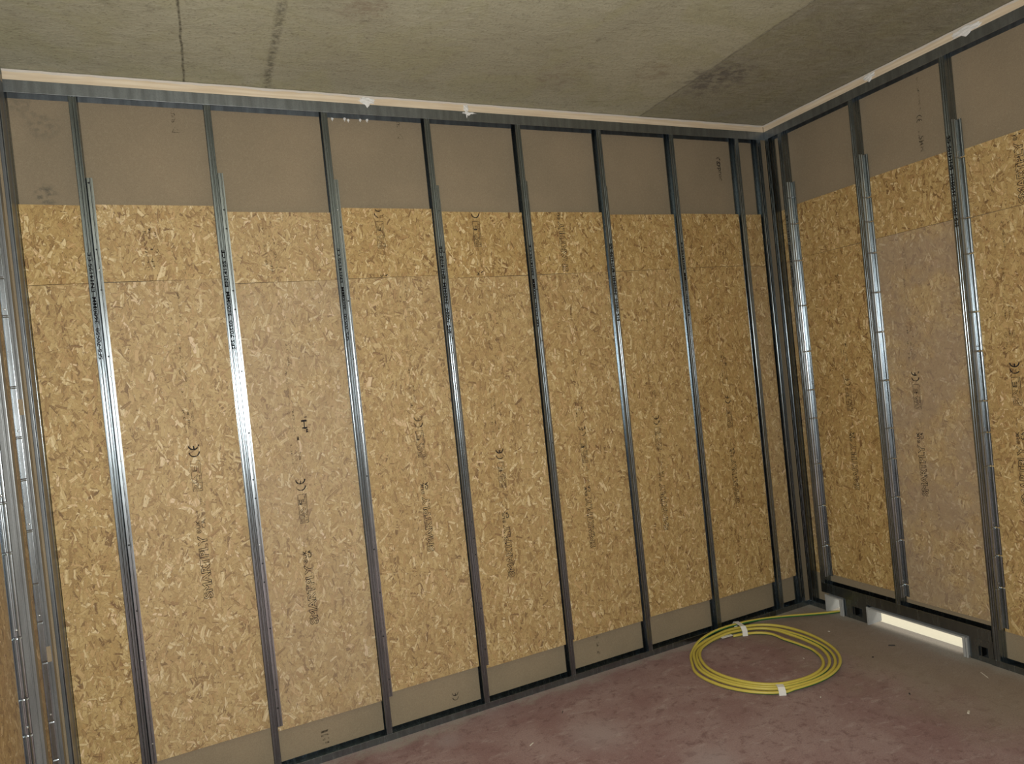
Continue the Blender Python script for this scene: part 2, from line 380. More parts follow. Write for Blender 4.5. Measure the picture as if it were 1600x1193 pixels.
def text(s, length, height, outline=0.0):
    k = (s, round(length, 4), round(height, 4), outline)
    if k not in TC: TC[k] = text_verts(*k)
    return TC[k]
def stroke(pts, wd):
    vs = []; fs = []
    L = offset(pts, wd/2); R = offset(pts, -wd/2)
    for a, b in zip(L, R): vs += [(a[0], a[1], 0), (b[0], b[1], 0)]
    for i in range(len(pts)-1): fs.append((2*i, 2*i+1, 2*i+3, 2*i+2))
    return vs, fs
def arc(cx, cy, rad, a0, a1, n=14): return [(cx+rad*math.cos(math.radians(a0+(a1-a0)*k/n)), cy+rad*math.sin(math.radians(a0+(a1-a0)*k/n))) for k in range(n+1)]
def ce_mark(x, y, h):
    rad = h/2; g = [stroke(arc(x+rad, y+rad, rad*.88, 90, 270), h*.115), stroke(arc(x+rad*2.35, y+rad, rad*.88, 90, 270), h*.13),
                    stroke([(x+rad*1.5, y+rad), (x+rad*2.15, y+rad)], h*.13)]
    return g
class Print:
    """lettering reading upwards on a wall: text x -> up, text y -> towards the left"""
    def __init__(s): s.v = []; s.f = []
    def add(s, geo, x0=0, y0=0):
        vs, fs = geo; k = len(s.v); s.v += [(v[0]+x0, v[1]+y0, v[2]) for v in vs]; s.f += [tuple(i+k for i in q) for q in fs]
        return s
    def clip(s, zmax, zmin=-9):
        keep = [q for q in s.f if all(zmin <= s.v[i][0] <= zmax for i in q)]
        s.f = keep; return s
    def obj(s, name, mat, parent, sx, z, depth):
        vs = [(sx - v[1], depth - 0.0002 - v[2], z + v[0]) for v in s.v]
        used = sorted({i for q in s.f for i in q}); mp = {a: b for b, a in enumerate(used)}
        me = mesh(name, [vs[i] for i in used], [tuple(mp[i] for i in q) for q in s.f], mat)
        return link(name, me, parent)

def P1(*items):
    p = Print()
    for g, x, y in items: p.add(g, x, y)
    return p
def stamp(board, sx, z, depth, zlo=-9, zhi=9, main=True, small=True):
    """ink stamp reading upwards: outlined word, registered sign, conformity mark, boxed logo, CE, small print; cut where the board is cut"""
    L = []
    if main:
        L.append(('printed_word', P1((text('SMARTPLY', .330, .046, 1.0), 0, 0)), 'ink'))
        L.append(('registered_mark', P1((text('®', .022, .022), .340, .024)), 'ink'))
        L.append(('conformity_mark', P1((text('UK', .044, .020), .366, .025), (text('CA', .044, .020), .366, .000)), 'ink'))
        b0, b1, y0, y1 = .560, .716, -.004, .040
        box = [(stroke(q, .0026), 0, 0) for q in ([(b0, y0), (b1, y0)], [(b0, y1), (b1, y1)], [(b0, y0), (b0, y1)], [(b1, y0), (b1, y1)])]
        L.append(('boxed_logo', P1(*box, (text('R/A', .080, .024, 1.0), b0+.006, .012), (text('E', .030, .024), b0+.100, .012), (text('E1 OSB', .070, .008), b0+.01, .000), (text('STRUCTURAL', .06, .007), b0+.09, .001)), 'ink'))
        L.append(('ce_mark', P1(*[(g, 0, 0) for g in ce_mark(.735, -.010, .054)]), 'ink'))
    if small:
        for s_, l_, h_, x, y in (('SMARTPLY OSB3', .110, .009, .425, .006), ('EN13986', .04, .008, .42, .030), ('EN 300', .13, .011, .865, .040), ('OSB3 11MM', .10, .011, .885, .020), ('E1', .13, .011, .905, 0),
                               ('2440 X 1220', .15, .010, 1.04, .036), ('0289 CPR', .12, .010, 1.06, .012), ('TOLERANCE CLASS', .20, .009, 1.20, .026), ('THIS SIDE UP', .17, .011, 1.42, .006)):
            L.append(('small_print', P1((text(s_, l_, h_), x, y)), 'faint'))
    for nm, p, mt in L:
        p.clip(zhi-z, zlo-z)
        if p.f: p.obj(nm, M[mt], board, sx, z, depth)

# ------------------------------------------------------------------ room shell
XL, YF, YR, XO = -4.75, -7.2, -1.5, -9.0
def shell():
    m = MB(); m.box(XO-.2, 0.10, YF-.15, 0.25, -.12, 0.0); struct(m.obj('floor', M['floor']))
    m = MB(); m.box(XO-.2, 0.25, YF-.15, 0.25, CEIL, CEIL+.15); struct(m.obj('ceiling', M['ceil']))
    m = MB(); m.box(-5.0, 0.0725, 0.0725, 0.16, 0, CEIL); struct(m.obj('wall_back', M['board']))
    # right wall board with two low openings through it
    m = MB(); x0, x1 = 0.0725, 0.112
    for a, b, z0 in ((.2, -.170, 0), (-.170, -.300, .122), (-.300, -.515, 0), (-.515, -1.178, .122), (-1.178, YF, 0)): m.box(x0, x1, b, a, z0, CEIL)
    struct(m.obj('wall_right', M['board']))
    # left return stops short; the room opens to the left beyond it
    m = MB(); m.box(-4.90, -4.8225, YR, .0725, 0, CEIL); m.box(XO, -4.90, YR, YR+.1, 0, CEIL); struct(m.obj('wall_left', M['board']))
    m = MB()
    for a in ((XO, -1.9, 0, CEIL), (-.7, .11, 0, CEIL), (-1.9, -.7, 0, 1.0), (-1.9, -.7, 2.3, CEIL)): m.box(a[0], a[1], YF-.12, YF, a[2], a[3])
    m.box(XO-.1, XO, YF-.12, YR+.1, 0, CEIL)
    struct(m.obj('wall_front', M['wallp']))
    wn = struct(empty('added_fill_window', (-1.3, YF-.06, 1.0)))  # unseen window added behind the camera to let in fill light
    m = MB()
    for a in ((-.6, -.54, 0, 1.3), (.54, .6, 0, 1.3), (-.54, .54, 0, .06), (-.54, .54, 1.24, 1.3), (-.03, .03, .06, 1.24)): m.box(a[0], a[1], -.04, .04, a[2], a[3])
    m.obj('fill_window_frame', M['frame'], wn)
    m = MB(); m.box(-.54, -.03, -.004, .004, .06, 1.24); m.box(.03, .54, -.004, .004, .06, 1.24); m.obj('fill_window_pane', M['glass'], wn)
    m = MB(); m.box(.10, 3.5, -4.5, 2.5, -.12, -.002); struct(m.obj('ground_beyond_wall', M['outside']))
shell()

# ------------------------------------------------------------------ steel studs
SW, SD = 0.034, 0.070
def stud_profile():
    return fillet([(.0, .008), (0, 0), (.0105, 0), (.0125, .0016), (.0155, .0016), (.0175, 0), (.0235, 0), (.0250, .0012), (.0275, .0012), (.029, 0), (SW, 0),
                   (SW, .018), (SW-.002, .021), (SW-.002, .030), (SW, .033), (SW, .042), (SW-.002, .045), (SW-.002, .052), (SW, .055), (SW, SD), (0, SD), (0, SD-.008)], .0022, 3)
STUD_ME = {}
def stud_mesh(z0, z1):
    k = (z0, z1)
    if k not in STUD_ME:
        vs, fs = extrude(stud_profile(), .0009, [(z0, None), (z1, None)]); STUD_ME[k] = mesh('stud_section', vs, fs, M['steel'])
    return STUD_ME[k]
def cleat_mesh(seed, z0, z1, d, back_leg):
    """pressed angle: ribbed leg along the web, second leg parallel to the wall at depth d; cross creases along its length"""
    rnd = random.Random(seed); x = SW+.0012
    leg2 = [(x+.027, d), (x+.020, d), (x+.0185, d-.0014), (x+.0155, d-.0014), (x+.014, d), (x+.004, d)]
    if back_leg:   # leg along the web runs forward from the plasterboard
        leg1 = [(x+.0012, d), (x, d-.002), (x, d-.010), (x+.005, d-.016), (x+.008, d-.021), (x+.008, d-.026), (x+.0035, d-.030), (x+.0035, d-.033), (x+.0075, d-.037), (x+.0062, d-.042), (x+.002, d-.047), (x, .011)]
    else:
        leg1 = [(x+.0012, d), (x, d+.003), (x, d+.014), (x, .067)]
    pts = fillet(leg2[:] + leg1, .0016, 2)
    zs = [z0]; cre = []
    z = z0 + rnd.uniform(.05, .25)
    while z < z1 - .08:
        if back_leg: cre.append(z)
        z += rnd.uniform(.16, .36)
    lv = [(z0, None)]
    def pinch(p, i): return (x + (p[0]-x)*.86, p[1] + (.0018 if p[0] > x+.001 else 0))
    for c in cre: lv += [(c-.006, None), (c-.0015, pinch), (c+.0015, pinch), (c+.006, None)]
    lv.append((z1, None))
    vs, fs = extrude(pts, -.0008, lv)
    return mesh('side_angle', vs, fs, M['steel2']), cre
def screw_mesh():
    vs = []; fs = []; n = 10
    for k, (rr, h) in enumerate(((.0045, 0), (.0045, .0012), (.0030, .0026), (.0009, .0030))):
        vs += [(rr*math.cos(2*PI*i/n), -h, rr*math.sin(2*PI*i/n)) for i in range(n)]
    for k in range(3): fs += [(k*n+i, k*n+(i+1) % n, (k+1)*n+(i+1) % n, (k+1)*n+i) for i in range(n)]
    fs.append(tuple(range(3*n, 4*n)))
    return vs, fs
SV, SF = screw_mesh()
SCREW_B = mesh('screw', SV, SF, M['black']); SCREW_Z = mesh('screw', SV, SF, M['screw'])
TXT = 'SFS 70S50  3600MM  EN14195 CE'
def make_stud(loc, rz, label, cat='metal stud', z0=.002, z1=3.60, cleat=None, txt=None, group=None, seed=0, wall='back', name='metal_stud', screw_sub=True):
    t = tag(empty(name, loc, rz), label, cat, group)
    link('stud_section', stud_mesh(z0, z1), t)
    if txt:
        p = Print().add(text(TXT, txt[1]-txt[0], .017)); p.obj('printed_lettering', M['stud_ink'], t, txt[2], txt[0], 0.0)
    if cleat:
        me, cre = cleat_mesh(seed, cleat[0], cleat[1], .0335 if wall == 'back' else .0605, wall != 'back')
        a = link('side_angle', me, t)
        rnd = random.Random(seed+5)
        if wall == 'back':
            z = cleat[0]+.1
            while z < cleat[1]:
                link('screw', SCREW_B if rnd.random() < .75 else SCREW_Z, a, (SW+.012+rnd.uniform(-.002, .006), .0332, z)); z += rnd.choice((.10, .25, .33, .42))
        else:
            for c in cre[::2]:
                link('screw', SCREW_Z, a, (SW+.0095, .036, c+.03), (0, 0, PI/2)); 
    return t
ORD = ['first', 'second', 'third', 'fourth', 'fifth', 'sixth', 'seventh', 'eighth']
DESC = ['bright galvanised stud with black lettering, first full stud from the left on long wall',
        'bright galvanised stud with black lettering, second full stud from the left on long wall',
        'galvanised stud on the long wall, third full stud from the left',
        'dark-faced galvanised stud in the middle of the long wall, fourth from the left',
        'dark-faced galvanised stud on the long wall, fifth from the left',
        'dark-faced galvanised stud on the long wall, sixth from the left',
        'galvanised stud behind the left edge of the cable coil, seventh from the left',
        'galvanised stud beside the narrow strand board near the inner corner, eighth from left']
XS = [-4.495 + .6005*k for k in range(8)]
for k, x in enumerate(XS):
    make_stud((x, 0, 0), 0, DESC[k], cleat=(.245 if k != 2 else .23, 3.17 + .02*((k*5) % 3)), txt=((2.272, 2.795, .0255 if k % 2 == 0 else .0295) if k < 7 else None), seed=k+1,
              group='steel studs of the long wall')
make_stud((-.0725, 0, 0), 0, 'last galvanised stud of the long wall, standing in the inner corner', group='steel studs of the long wall')
t_c = make_stud((XL-SW, 0, 0), 0, 'dark galvanised stud hard in the left corner of the long wall', group='steel studs of the long wall')
# right wall (rotation -90: local x -> -y, local depth -> +x)
make_stud((0, -.003, 0), -PI/2, 'dark galvanised stud of the short wall standing right in the inner corner', wall='right', group='steel studs of the short wall')
RS = [-.127, -.731, -1.337, -1.94]
RD = ['galvanised stud with creased shiny angle above the small floor opening',
      'galvanised stud with creased shiny angle standing over the long lit floor opening',
      'rightmost galvanised stud in view, with black lettering and a shiny creased side angle']
for k in range(3):
    make_stud((0, RS[k], 0), -PI/2, RD[k], z0=(.141 if k < 2 else .002), cleat=(.22 if k == 2 else .25, 3.19), wall='right',
              txt=(2.42, 2.95, .0250) if k == 0 else ((2.573, 3.10, .0260) if k == 2 else None), seed=20+k, group='steel studs of the short wall')

# ------------------------------------------------------------------ tracks (U channels), timber battens
def track(name, loc, rz, length, z0, h, up, label, mat=None, cat='metal track', depth=.073):
    """up=True: floor track opening upward. local x along the wall"""
    pr = [(.0022, h-.003), (.0022, h), (-.0015, h), (-.0015, 0), (depth-.0015, 0), (depth-.0015, h)]
    if not up: pr = [(a, h-b) for a, b in pr]
    pts = fillet(pr, .0017, 3)
    if len(pts) and not up: pts = pts[::-1]
    vs, fs = extrude(pts, .0012, [(0, None), (length, None)])
    vs = [(v[2], v[0], v[1]+z0) for v in vs]
    me = mesh(name, vs, fs, mat or (M['steel'] if up else M['track'])); o = link(name, me, None, loc, (0, 0, rz))
    return tag(o, label, cat)
track('floor_track', (-4.75, 0, 0), 0, 4.748, 0, .038, True, 'galvanised floor track running along the foot of the long wall')
track('ceiling_track', (-4.75, 0, 0), 0, 4.748, 3.556, .060, False, 'galvanised head track under the pale batten along the long wall')
track('ceiling_track', (0, -.001, 0), -PI/2, 6.15, 3.556, .060, False, 'galvanised head track under the pale batten along the short right-hand wall')
track('floor_track', (0, -.001, 0), -PI/2, .150, 0, .038, True, 'very short piece of floor track in the inner corner of the short wall')
track('floor_track', (0, -1.322, 0), -PI/2, 4.85, 0, .038, True, 'floor track of the short wall to the right of the lit floor opening')
track('raised_track', (0, -.128, 0), -PI/2, 1.205, .134, .072, True, 'raised steel track bridging over the two low openings in the short wall', depth=.073)
def batten(name, loc, rz, length, label):
    t = tag(empty(name, loc, rz), label, 'timber batten')
    m = MB(); m.box(0, length, 0.001, .070, 3.6165, CEIL-.0005); m.obj('batten', M['wood'], t, bevel=.002)
    # bead of sealant between batten and slab, uneven
    rnd = random.Random(len(label)); vs = []; fs = []; n = int(length/.05)
    for i in range(n+1):
        x = length*i/n; q = .0075 + rnd.uniform(-.0022, .0022)
        vs += [(x, .0012, CEIL-.0005), (x, -.004-rnd.uniform(0, .002), CEIL-q*.5), (x, .0005, CEIL-q*1.7)]
    for i in range(n):
        for a, b in ((0, 1), (1, 2)): fs.append((i*3+a, i*3+b, i*3+3+b, i*3+3+a))
    link('sealant_bead', mesh('sealant_bead', vs, fs, M['sealant']), t)
    return t
ba = batten('timber_batten', (-4.75, 0, 0), 0, 4.749, 'pale knotty softwood batten along the ceiling above the long wall')
bb = batten('timber_batten', (0, 0, 0), -PI/2, 6.15, 'pale softwood batten with white foam spots along the ceiling above the short wall')
def blob(name, parent, x, z, sx, sz, drip=0.0, seed=0):
    rnd = random.Random(seed); bm = bmesh.new(); bmesh.ops.create_icosphere(bm, subdivisions=3, radius=1)
    for v in bm.verts:
        k = 1 + .35*math.sin(v.co.x*5+seed)*math.cos(v.co.z*7+seed*2) + rnd.uniform(-.08, .08)
        v.co = Vector((v.co.x*sx*k, v.co.y*.008*k, v.co.z*sz*k - (drip*max(0, -v.co.z)**2*math.exp(-(v.co.x*4)**2))))
    me = D.meshes.new(name); bm.to_mesh(me); bm.free(); me.materials.append(M['foam'])
    return link(name, me, parent, (x, 0.0, z))
blob('foam_blob', ba, -3.026+4.75, 3.640, .045, .018, .03, 1)
blob('foam_blob', ba, -2.417+4.75, 3.632, .016, .024, .05, 2)
blob('foam_blob', ba, -2.40+4.75, 3.606, .040, .006, .01, 3)
blob('foam_blob', bb, .901, 3.640, .040, .018, .02, 4)
blob('foam_blob', bb, 1.507, 3.636, .075, .020, .01, 5)
# little foam crumbs on the head track lip
for i, (x, y, z) in enumerate(((-3.22, .066, 3.548), (-3.15, .066, 3.552), (-3.13, .066, 3.546), (-3.02, .066, 3.553), (-3.06, .066, 3.551))):
    tag(blob('foam_crumb', None, 0, 0, .007, .006, .01, 10+i), ['leftmost tiny white foam crumb under the head track', 'second tiny white foam crumb under the head track', 'third tiny white foam crumb under the head track',
        'rightmost tiny white foam crumb under the head track', 'fourth tiny white foam crumb under the head track'][i], 'foam crumb', 'foam crumbs under the head track').location = (x, y, z)

# ------------------------------------------------------------------ strand boards
def board(loc, rz, x0, x1, z0, z1, d, tone, dusty, label, group, seed, th=.011, ragged=True):
    """board in wall-local coordinates: x along wall, y depth, z up"""
    rnd = random.Random(seed); t = tag(empty('strand_board', loc, rz), label, 'strand board', group)
    ox, oz = rnd.uniform(0, 9), rnd.uniform(0, 9)
    nx, nz = 6, 12; vs = []; fs = []
    lat = (rnd.uniform(-.0015, .0015), rnd.uniform(-.0025, .0025))
    for dd in (d, d+th):
        for j in range(nz+1):
            for i in range(nx+1):
                a = i/nx; b = j/nz
                vs.append((x0+(x1-x0)*a, dd, z0+(z1-z0)*b + (lat[0] if b == 0 else lat[1] if b == 1 else 0)*(a*2-1)))
    n = (nx+1)*(nz+1)
    for j in range(nz):
        for i in range(nx):
            q = j*(nx+1)+i; fs.append((q, q+1, q+nx+2, q+nx+1)); fs.append((n+q, n+q+nx+1, n+q+nx+2, n+q+1))
    rim = [i for i in range(nx+1)] + [j*(nx+1)+nx for j in range(1, nz+1)] + [nz*(nx+1)+i for i in range(nx-1, -1, -1)] + [j*(nx+1) for j in range(nz-1, 0, -1)]
    for a, b in zip(rim, rim[1:]+rim[:1]): fs.append((a, n+a, n+b, b))
    me = mesh('board_panel', vs, fs, M['osb'])
    uvl = me.uv_layers.new(name='board')
    for lp in me.loops:
        c = me.vertices[lp.vertex_index].co; uvl.data[lp.index].uv = (c.x+ox + (c.y-d)*.9, c.z+oz + (c.y-d)*.9)
    for nm, val in (('tone', tone), ('dusty', dusty)):
        at = me.attributes.new(nm, 'FLOAT', 'POINT'); at.data.foreach_set('value', [val]*len(me.vertices))
    link('board_panel', me, t)
    return t
BD = .0350
G1, G2 = 'tall strand boards between the long wall studs', 'short strand board strips at the top of the long wall'
TOPS = [3.035, 3.037, 3.004, 3.029, 3.010, 3.012, 2.998, 3.004, 3.000]
JOI = [2.650, 2.652, 2.623, 2.627, 2.608, 2.610, 2.613, 2.617, 2.61]
BOTS = [.25, .252, .220, .252, .228, .233, .243, .232, .232]
LM = ['tall strand board at the far left of the long wall, mostly behind the first stud',
      'tall strand board with bold word stamp, between first and second studs from the left',
      'pale dusty tall strand board with word stamp and smudged black mark, left of third stud',
      'tall strand board stamped high up, between the third and fourth studs of the long wall',
      'tall strand board stamped lower down, between the fourth and fifth studs of the long wall',
      'tall strand board with word stamp, between the fifth and sixth long wall studs',
      'tall strand board stamped with a dim upright word, between the sixth and seventh studs',
      'tall strand board right behind the cable coil, between the seventh and eighth studs',
      'narrow tall strand board filling the gap beside the inner corner on the long wall']
LT = ['short strand board strip at the top left end of the long wall',
      'short strand board strip with faded small print, above the board between the first two studs',
      'short strand board strip with faint print, between the second and third studs',
      'short strand board strip with CE mark and boxed logo, third and fourth studs',
      'short strand board strip with CE mark and smeared boxed logo, fourth and fifth studs',
      'short strand board strip carrying an outlined word, between the fifth and sixth studs',
      'plain short strand board strip between the sixth and seventh studs of the long wall',
      'plain short strand board strip between the seventh and eighth studs of the long wall',
      'narrow short strand board strip at the top of the inner corner']
TON = [.35, .75, .95, .55, .45, .35, .25, .15, .6]
STM = {1: (-4.098, 1.000), 2: (-3.592, .740), 3: (-2.894, 1.000), 4: (-2.398, .738), 5: (-1.798, .803), 6: (-1.202, .804), 7: (-.552, .878)}
BO = (0, 0, 0)
boards = {}
for k in range(9):
    xa = -4.7485 if k == 0 else XS[k-1]+SW+.0022
    xb = XS[k]-.001 if k < 8 else -.0735
    if k == 8: xa = XS[7]+SW+.0022
    boards[k] = board(BO, 0, xa, xb, BOTS[k], JOI[k]-.0015, BD, TON[k], .35 if k == 2 else .12 if k in (3, 8) else 0.0, LM[k], G1, 100+k)
    boards[10+k] = board(BO, 0, xa, xb, JOI[k]+.0008, TOPS[k], BD, max(.1, TON[k]-.3), 0.0, LT[k], G2, 200+k)
for k, (x, z) in STM.items(): stamp(boards[k], x, z, BD, zhi=JOI[k]-.004)
for k, x in ((3, -3.001), (4, -2.397)): stamp(boards[10+k], x, 2.622-.385, BD, JOI[k]+.002, TOPS[k]-.003)
stamp(boards[15], -1.793, 2.622, BD, JOI[5]+.002, TOPS[5]-.003)
for k, x, z in ((1, -4.17, 2.70), (2, -3.60, 2.66)):
    for i, s_ in enumerate(('TOLERANCE CLASS', 'EN 13986', '0289 CPR 11MM')):
        P1((text(s_, .26-.05*i, .013), .02*i, .055-.024*i)).obj('small_print', M['faint'], boards[10+k], x, z, BD)
# scribbled stamp next to the mark in the third bay
P1((text('M', .018, .012), 0, 0), (text('H', .05, .03), .020, .002), (stroke([(.085, 0), (.085, .014)], .005), 0, 0)).obj('smudged_mark', M['ink'], boards[2], -3.54, 1.79, BD)
# right wall boards
RB = .0615; RO = (0, 0, 0)
RX = [.040, .1635, .7670, 1.3735]; RE = [.1260, .7300, 1.3360, 1.939]
RTOP = [3.01, 3.022, 3.031, 3.012]; RJ = [2.62, 2.628, 2.629, 2.618]; RBOT = [.25, .262, .235, .200]
R1, R2 = 'tall strand boards between the short wall studs', 'short strand board strips at the top of the short wall'
RL = ['sliver of tall strand board in the corner of the short wall', 'tall strand board above the small floor opening on the short wall',
      'dusty greyish tall strand board above the long lit floor opening', 'tall strand board at the right edge of the picture, beyond the last stud']
RLT = ['sliver of strand board strip at the top of the corner of the short wall', 'short strand board strip above the small floor opening near the corner',
       'short strand board strip above the dusty greyish board', 'short strand board strip at the right edge with a cropped word stamp']
rb = {}
for k in range(4):
    x0 = RX[k]+.0015; x1 = RE[k]-.001
    rb[k] = board(RO, -PI/2, x0, x1, RBOT[k], RJ[k]-.0015, RB, (.2, .1, .9, .25)[k], (0.5, 0, 1.0, .0)[k], RL[k], R1, 300+k, th=.0105)
    rb[10+k] = board(RO, -PI/2, x0, x1, RJ[k]+.0008, RTOP[k], RB, (.2, .1, .15, .2)[k], 0.0, RLT[k], R2, 400+k, th=.0105)
for k, x, z in ((1, .492, .930), (2, .992, .945), (3, 1.575, .97)): stamp(rb[k], x, z, RB, zhi=RJ[k]-.004)
stamp(rb[13], 1.70, 2.625, RB, RJ[3]+.002, RTOP[3]-.003)
# left return wall: studs face +x (rotation +90: local x -> +y, depth -> -x)

# ------------------------------------------------------------------ marks printed on the plasterboard
def wall_mark(name, items, parent, sx, z, depth, rz=0, mat='faint'):
    p = Print()
    for g, x, y in items: p.add(g, x, y)
    o = p.obj(name, M[mat], None, sx, z, depth); o.rotation_euler = (0, 0, rz); o.parent = parent
    return o
wb = D.objects['wall_back']; wr = D.objects['wall_right']
wall_mark('printed_mark', [(stroke([(0, 0), (0, .034)], .003), 0, 0), (stroke([(0, 0), (.03, .017)], .003), 0, 0), (stroke([(0, .034), (.03, .017)], .003), 0, 0), (text('SOUND', .09, .02), .05, .012)], wb, -4.02, 3.43, .0725)
wall_mark('printed_mark', [(stroke([(0, 0), (0, .034)], .003), 0, 0), (stroke([(0, 0), (.03, .017)], .003), 0, 0), (stroke([(0, .034), (.03, .017)], .003), 0, 0), (text('SOUND', .09, .02), .05, .012)], wb, -2.81, 3.455, .0725)
def flip(g, L, h): return ([(L-v[0], h-v[1], v[2]) for v in g[0]], g[1])      # reads downwards
wall_mark('printed_mark', [(flip(text('gyproc', .145, .036), .145, .036), .0, 0), (stroke([(.0, 0), (.022, .010), (.012, .034)], .008), .152, .0)], wb, -.385, 3.262, .0725, mat='ink')
wall_mark('printed_mark', [(g, 0, 0) for g in ce_mark(0, 0, .040)], wb, -2.83, .075, .0725, mat='ink')
wall_mark('printed_mark', [(text('IIII', .075, .040), 0, 0), (text('III', .030, .034), .13, 0)], wb, -3.60, .06, .0725)
wall_mark('printed_mark', [(text('III', .14, .02), 0, 0)], wb, -1.83, .08, .0725)
wall_mark('printed_mark', [(flip(g, .05, .034), 0, 0) for g in ce_mark(.0, .0, .034)], wr, 1.165, 3.255, .0725, -PI/2, 'ink')
wall_mark('printed_mark', [(flip(text('EN 520 TYPE A', .20, .012), .2, .012), 0, 0)], wr, 1.165, 3.33, .0725, -PI/2)
wall_mark('printed_mark', [(flip(text('12.5MM', .15, .030), .15, .03), 0, 0)], wr, 1.165, 3.08, .0725, -PI/2)

# ------------------------------------------------------------------ low openings in the short wall
def sleeve(ya, yb, z1, label):
    """pale lining box through the wall between y=ya (near corner) and y=yb"""
    t = tag(empty('duct_liner', (0, ya, 0), -PI/2), label, 'duct liner')
    L = ya-yb; th = .004; x1 = .116
    for nm, a in (('side_lining', (0, th, 0, z1)), ('side_lining', (L-th, L, 0, z1)), ('top_lining', (th, L-th, z1-th, z1))):
        m = MB(); m.box(a[0], a[1], -.004, x1, a[2]+.0005, a[3]); m.obj(nm, M['sleeve'], t)
    # flange round the mouth, stepped like a frame
    for nm, a in (('frame_side', (-.008, .006, 0, z1+.008)), ('frame_side', (L-.010, L+.004, 0, z1+.008)), ('frame_side', (L+.008, L+.018, 0, z1+.004)), ('frame_head', (.006, L-.010, z1-.003, z1+.006))):
        m = MB(); m.box(a[0], a[1], -.016, -.0042, a[2]+.0005, a[3]); m.obj(nm, M['sleeve'], t, bevel=.002)
    return t
sleeve(-.172, -.298, .118, 'small pale-framed floor opening near the corner with the yellow cable going in')
sleeve(-.517, -1.176, .118, 'long pale-framed floor opening with bright daylight showing through')
def block(ya, yb, label):
    t = tag(empty('steel_cripple', (0, ya, 0), -PI/2), label, 'steel block')
    L = ya-yb; a, b = L*.38, L*.78
    m = MB()
    for q in ((0, L, .001, .034), (0, L, .092, .133), (0, a, .034, .092), (b, L, .034, .092)): m.box(q[0], q[1], .002, .0035, q[2], q[3])
    m.obj('front_plate', M['steel'], t)
    m = MB(); m.box(0, .0012, .0036, .066, .001, .133); m.box(L-.0012, L, .0036, .066, .001, .133); m.box(0, L, .066, .0672, .001, .133); m.obj('return_plates', M['track'], t)
    m = MB(); m.box(a+.012, a+.016, .004, .05, .03, .092); m.obj('inner_lip', M['steel'], t)
    return t
block(-.313, -.504, 'dark steel infill piece with a square hole between the two low openings')
block(-1.198, -1.334, 'dark steel infill piece with a square hole at the foot of the rightmost stud')
m = MB(); m.box(.45, .52, -1.55, -.72, 0, .045)
tag(m.obj('timber_offcut', M['wood']), 'pale timber offcut lying on the bright ground beyond the long floor opening', 'timber')

# ------------------------------------------------------------------ left return wall
def rstud(y, z0, z1, label, holes=(), shallow=False):
    """stud of the left return, web facing the camera side. world coordinates kept local to an empty"""
    t = tag(empty('metal_stud', (XL, y, 0)), label, 'metal stud', 'steel studs of the left return')
    # local: X = depth into wall (negative world x), Y = along wall
    pr = fillet([(-.007, .034), (0, .034), (0, 0), (-.010, 0), (-.0115, .0018), (-.016, .0018), (-.0175, 0), (-.033, 0), (-.0345, .002), (-.040, .002), (-.0415, 0), (-.070, 0), (-.070, .034)], .0022, 3)
    vs, fs = extrude(pr, .0009, [(z0, None), (z1, None)])
    link('stud_section', mesh('stud_section', vs, fs, M['dull']), t)
    for hz in holes:   # service holes show the board behind
        mb = MB(); mb.box(-.0195, -.003, -.0016, -.0008, hz-.034, hz+.034); mb.obj('service_hole', M['board'], t)
    rnd = random.Random(int(-y*100)); zz = max(z0, .22)
    # creased angle on the web
    pts = fillet([(-.034, -.0012), (-.036, -.004), (-.043, -.004), (-.046, -.0015), (-.050, -.0015), (-.053, -.005), (-.060, -.005), (-.0635, -.002), (-.0655, -.028)], .0015, 2)
    if shallow: pts = fillet([(-.0205, -.0010), (-.0215, -.0024), (-.0390, -.0030), (-.0400, -.014)], .0012, 2)
    lv = [(zz, None)]; z = zz+.15
    def pinch(p, i): return (p[0], p[1]*.4)
    cr = []
    while z < 3.0:
        lv += [(z-.006, None), (z-.0015, pinch), (z+.0015, pinch), (z+.006, None)]; cr.append(z); z += rnd.uniform(.14, .34)
    lv.append((3.15, None))
    vs, fs = extrude(pts, .0008, lv); a = link('side_angle', mesh('side_angle', vs, fs, M['steel2']), t)
    for c in cr[::2]: link('screw', SCREW_Z, a, (-.030 if shallow else -.048, -.0032, c+.03))
    return t
rstud(-.283, .002, 3.60, 'steel stud with small service holes, next to the left corner post', holes=(2.07, .99), shallow=True)
rstud(-.575, .002, 3.60, 'nearest steel stud at the left edge of the picture, with creased side angle')
# corner post: stud with a second channel lapped against it
t = tag(empty('metal_stud', (XL, -.003, 0)), 'dark double-folded steel corner post at the left end of the long wall', 'metal stud', 'steel studs of the left return')
vs, fs = extrude(fillet([(-.018, -.0005), (-.003, -.0005), (-.0008, -.004), (-.0008, -.010), (-.0030, -.014), (-.0030, -.078), (-.0072, -.082), (-.0072, -.088), (-.0195, -.088), (-.0195, -.070)], .0016, 3), .0009, [(.002, None), (3.60, None)])
link('stud_section', mesh('stud_section', vs, fs, M['dull']), t)
m = MB(); m.box(-.0050, -.0002, -.0885, -.0800, .002, 3.60); m.obj('highlight_strip', M['steel2'], t, bevel=.0012)  # bright strip added to draw the highlight along the post's fold
m = MB(); m.box(-.0325, -.0205, -.092, -.006, .04, 3.55); tag(m.obj('plasterboard_offcut', M['board'], None, (XL, 0, 0)), 'brown plasterboard edge standing between the left corner post and the next stud', 'plasterboard')
track('floor_track', (XL, YR, 0), PI/2, 1.38, 0, .038, True, 'floor track along the left return wall')
track('ceiling_track', (XL, YR, 0), PI/2, 1.38, 3.556, .060, False, 'head track along the left return wall')
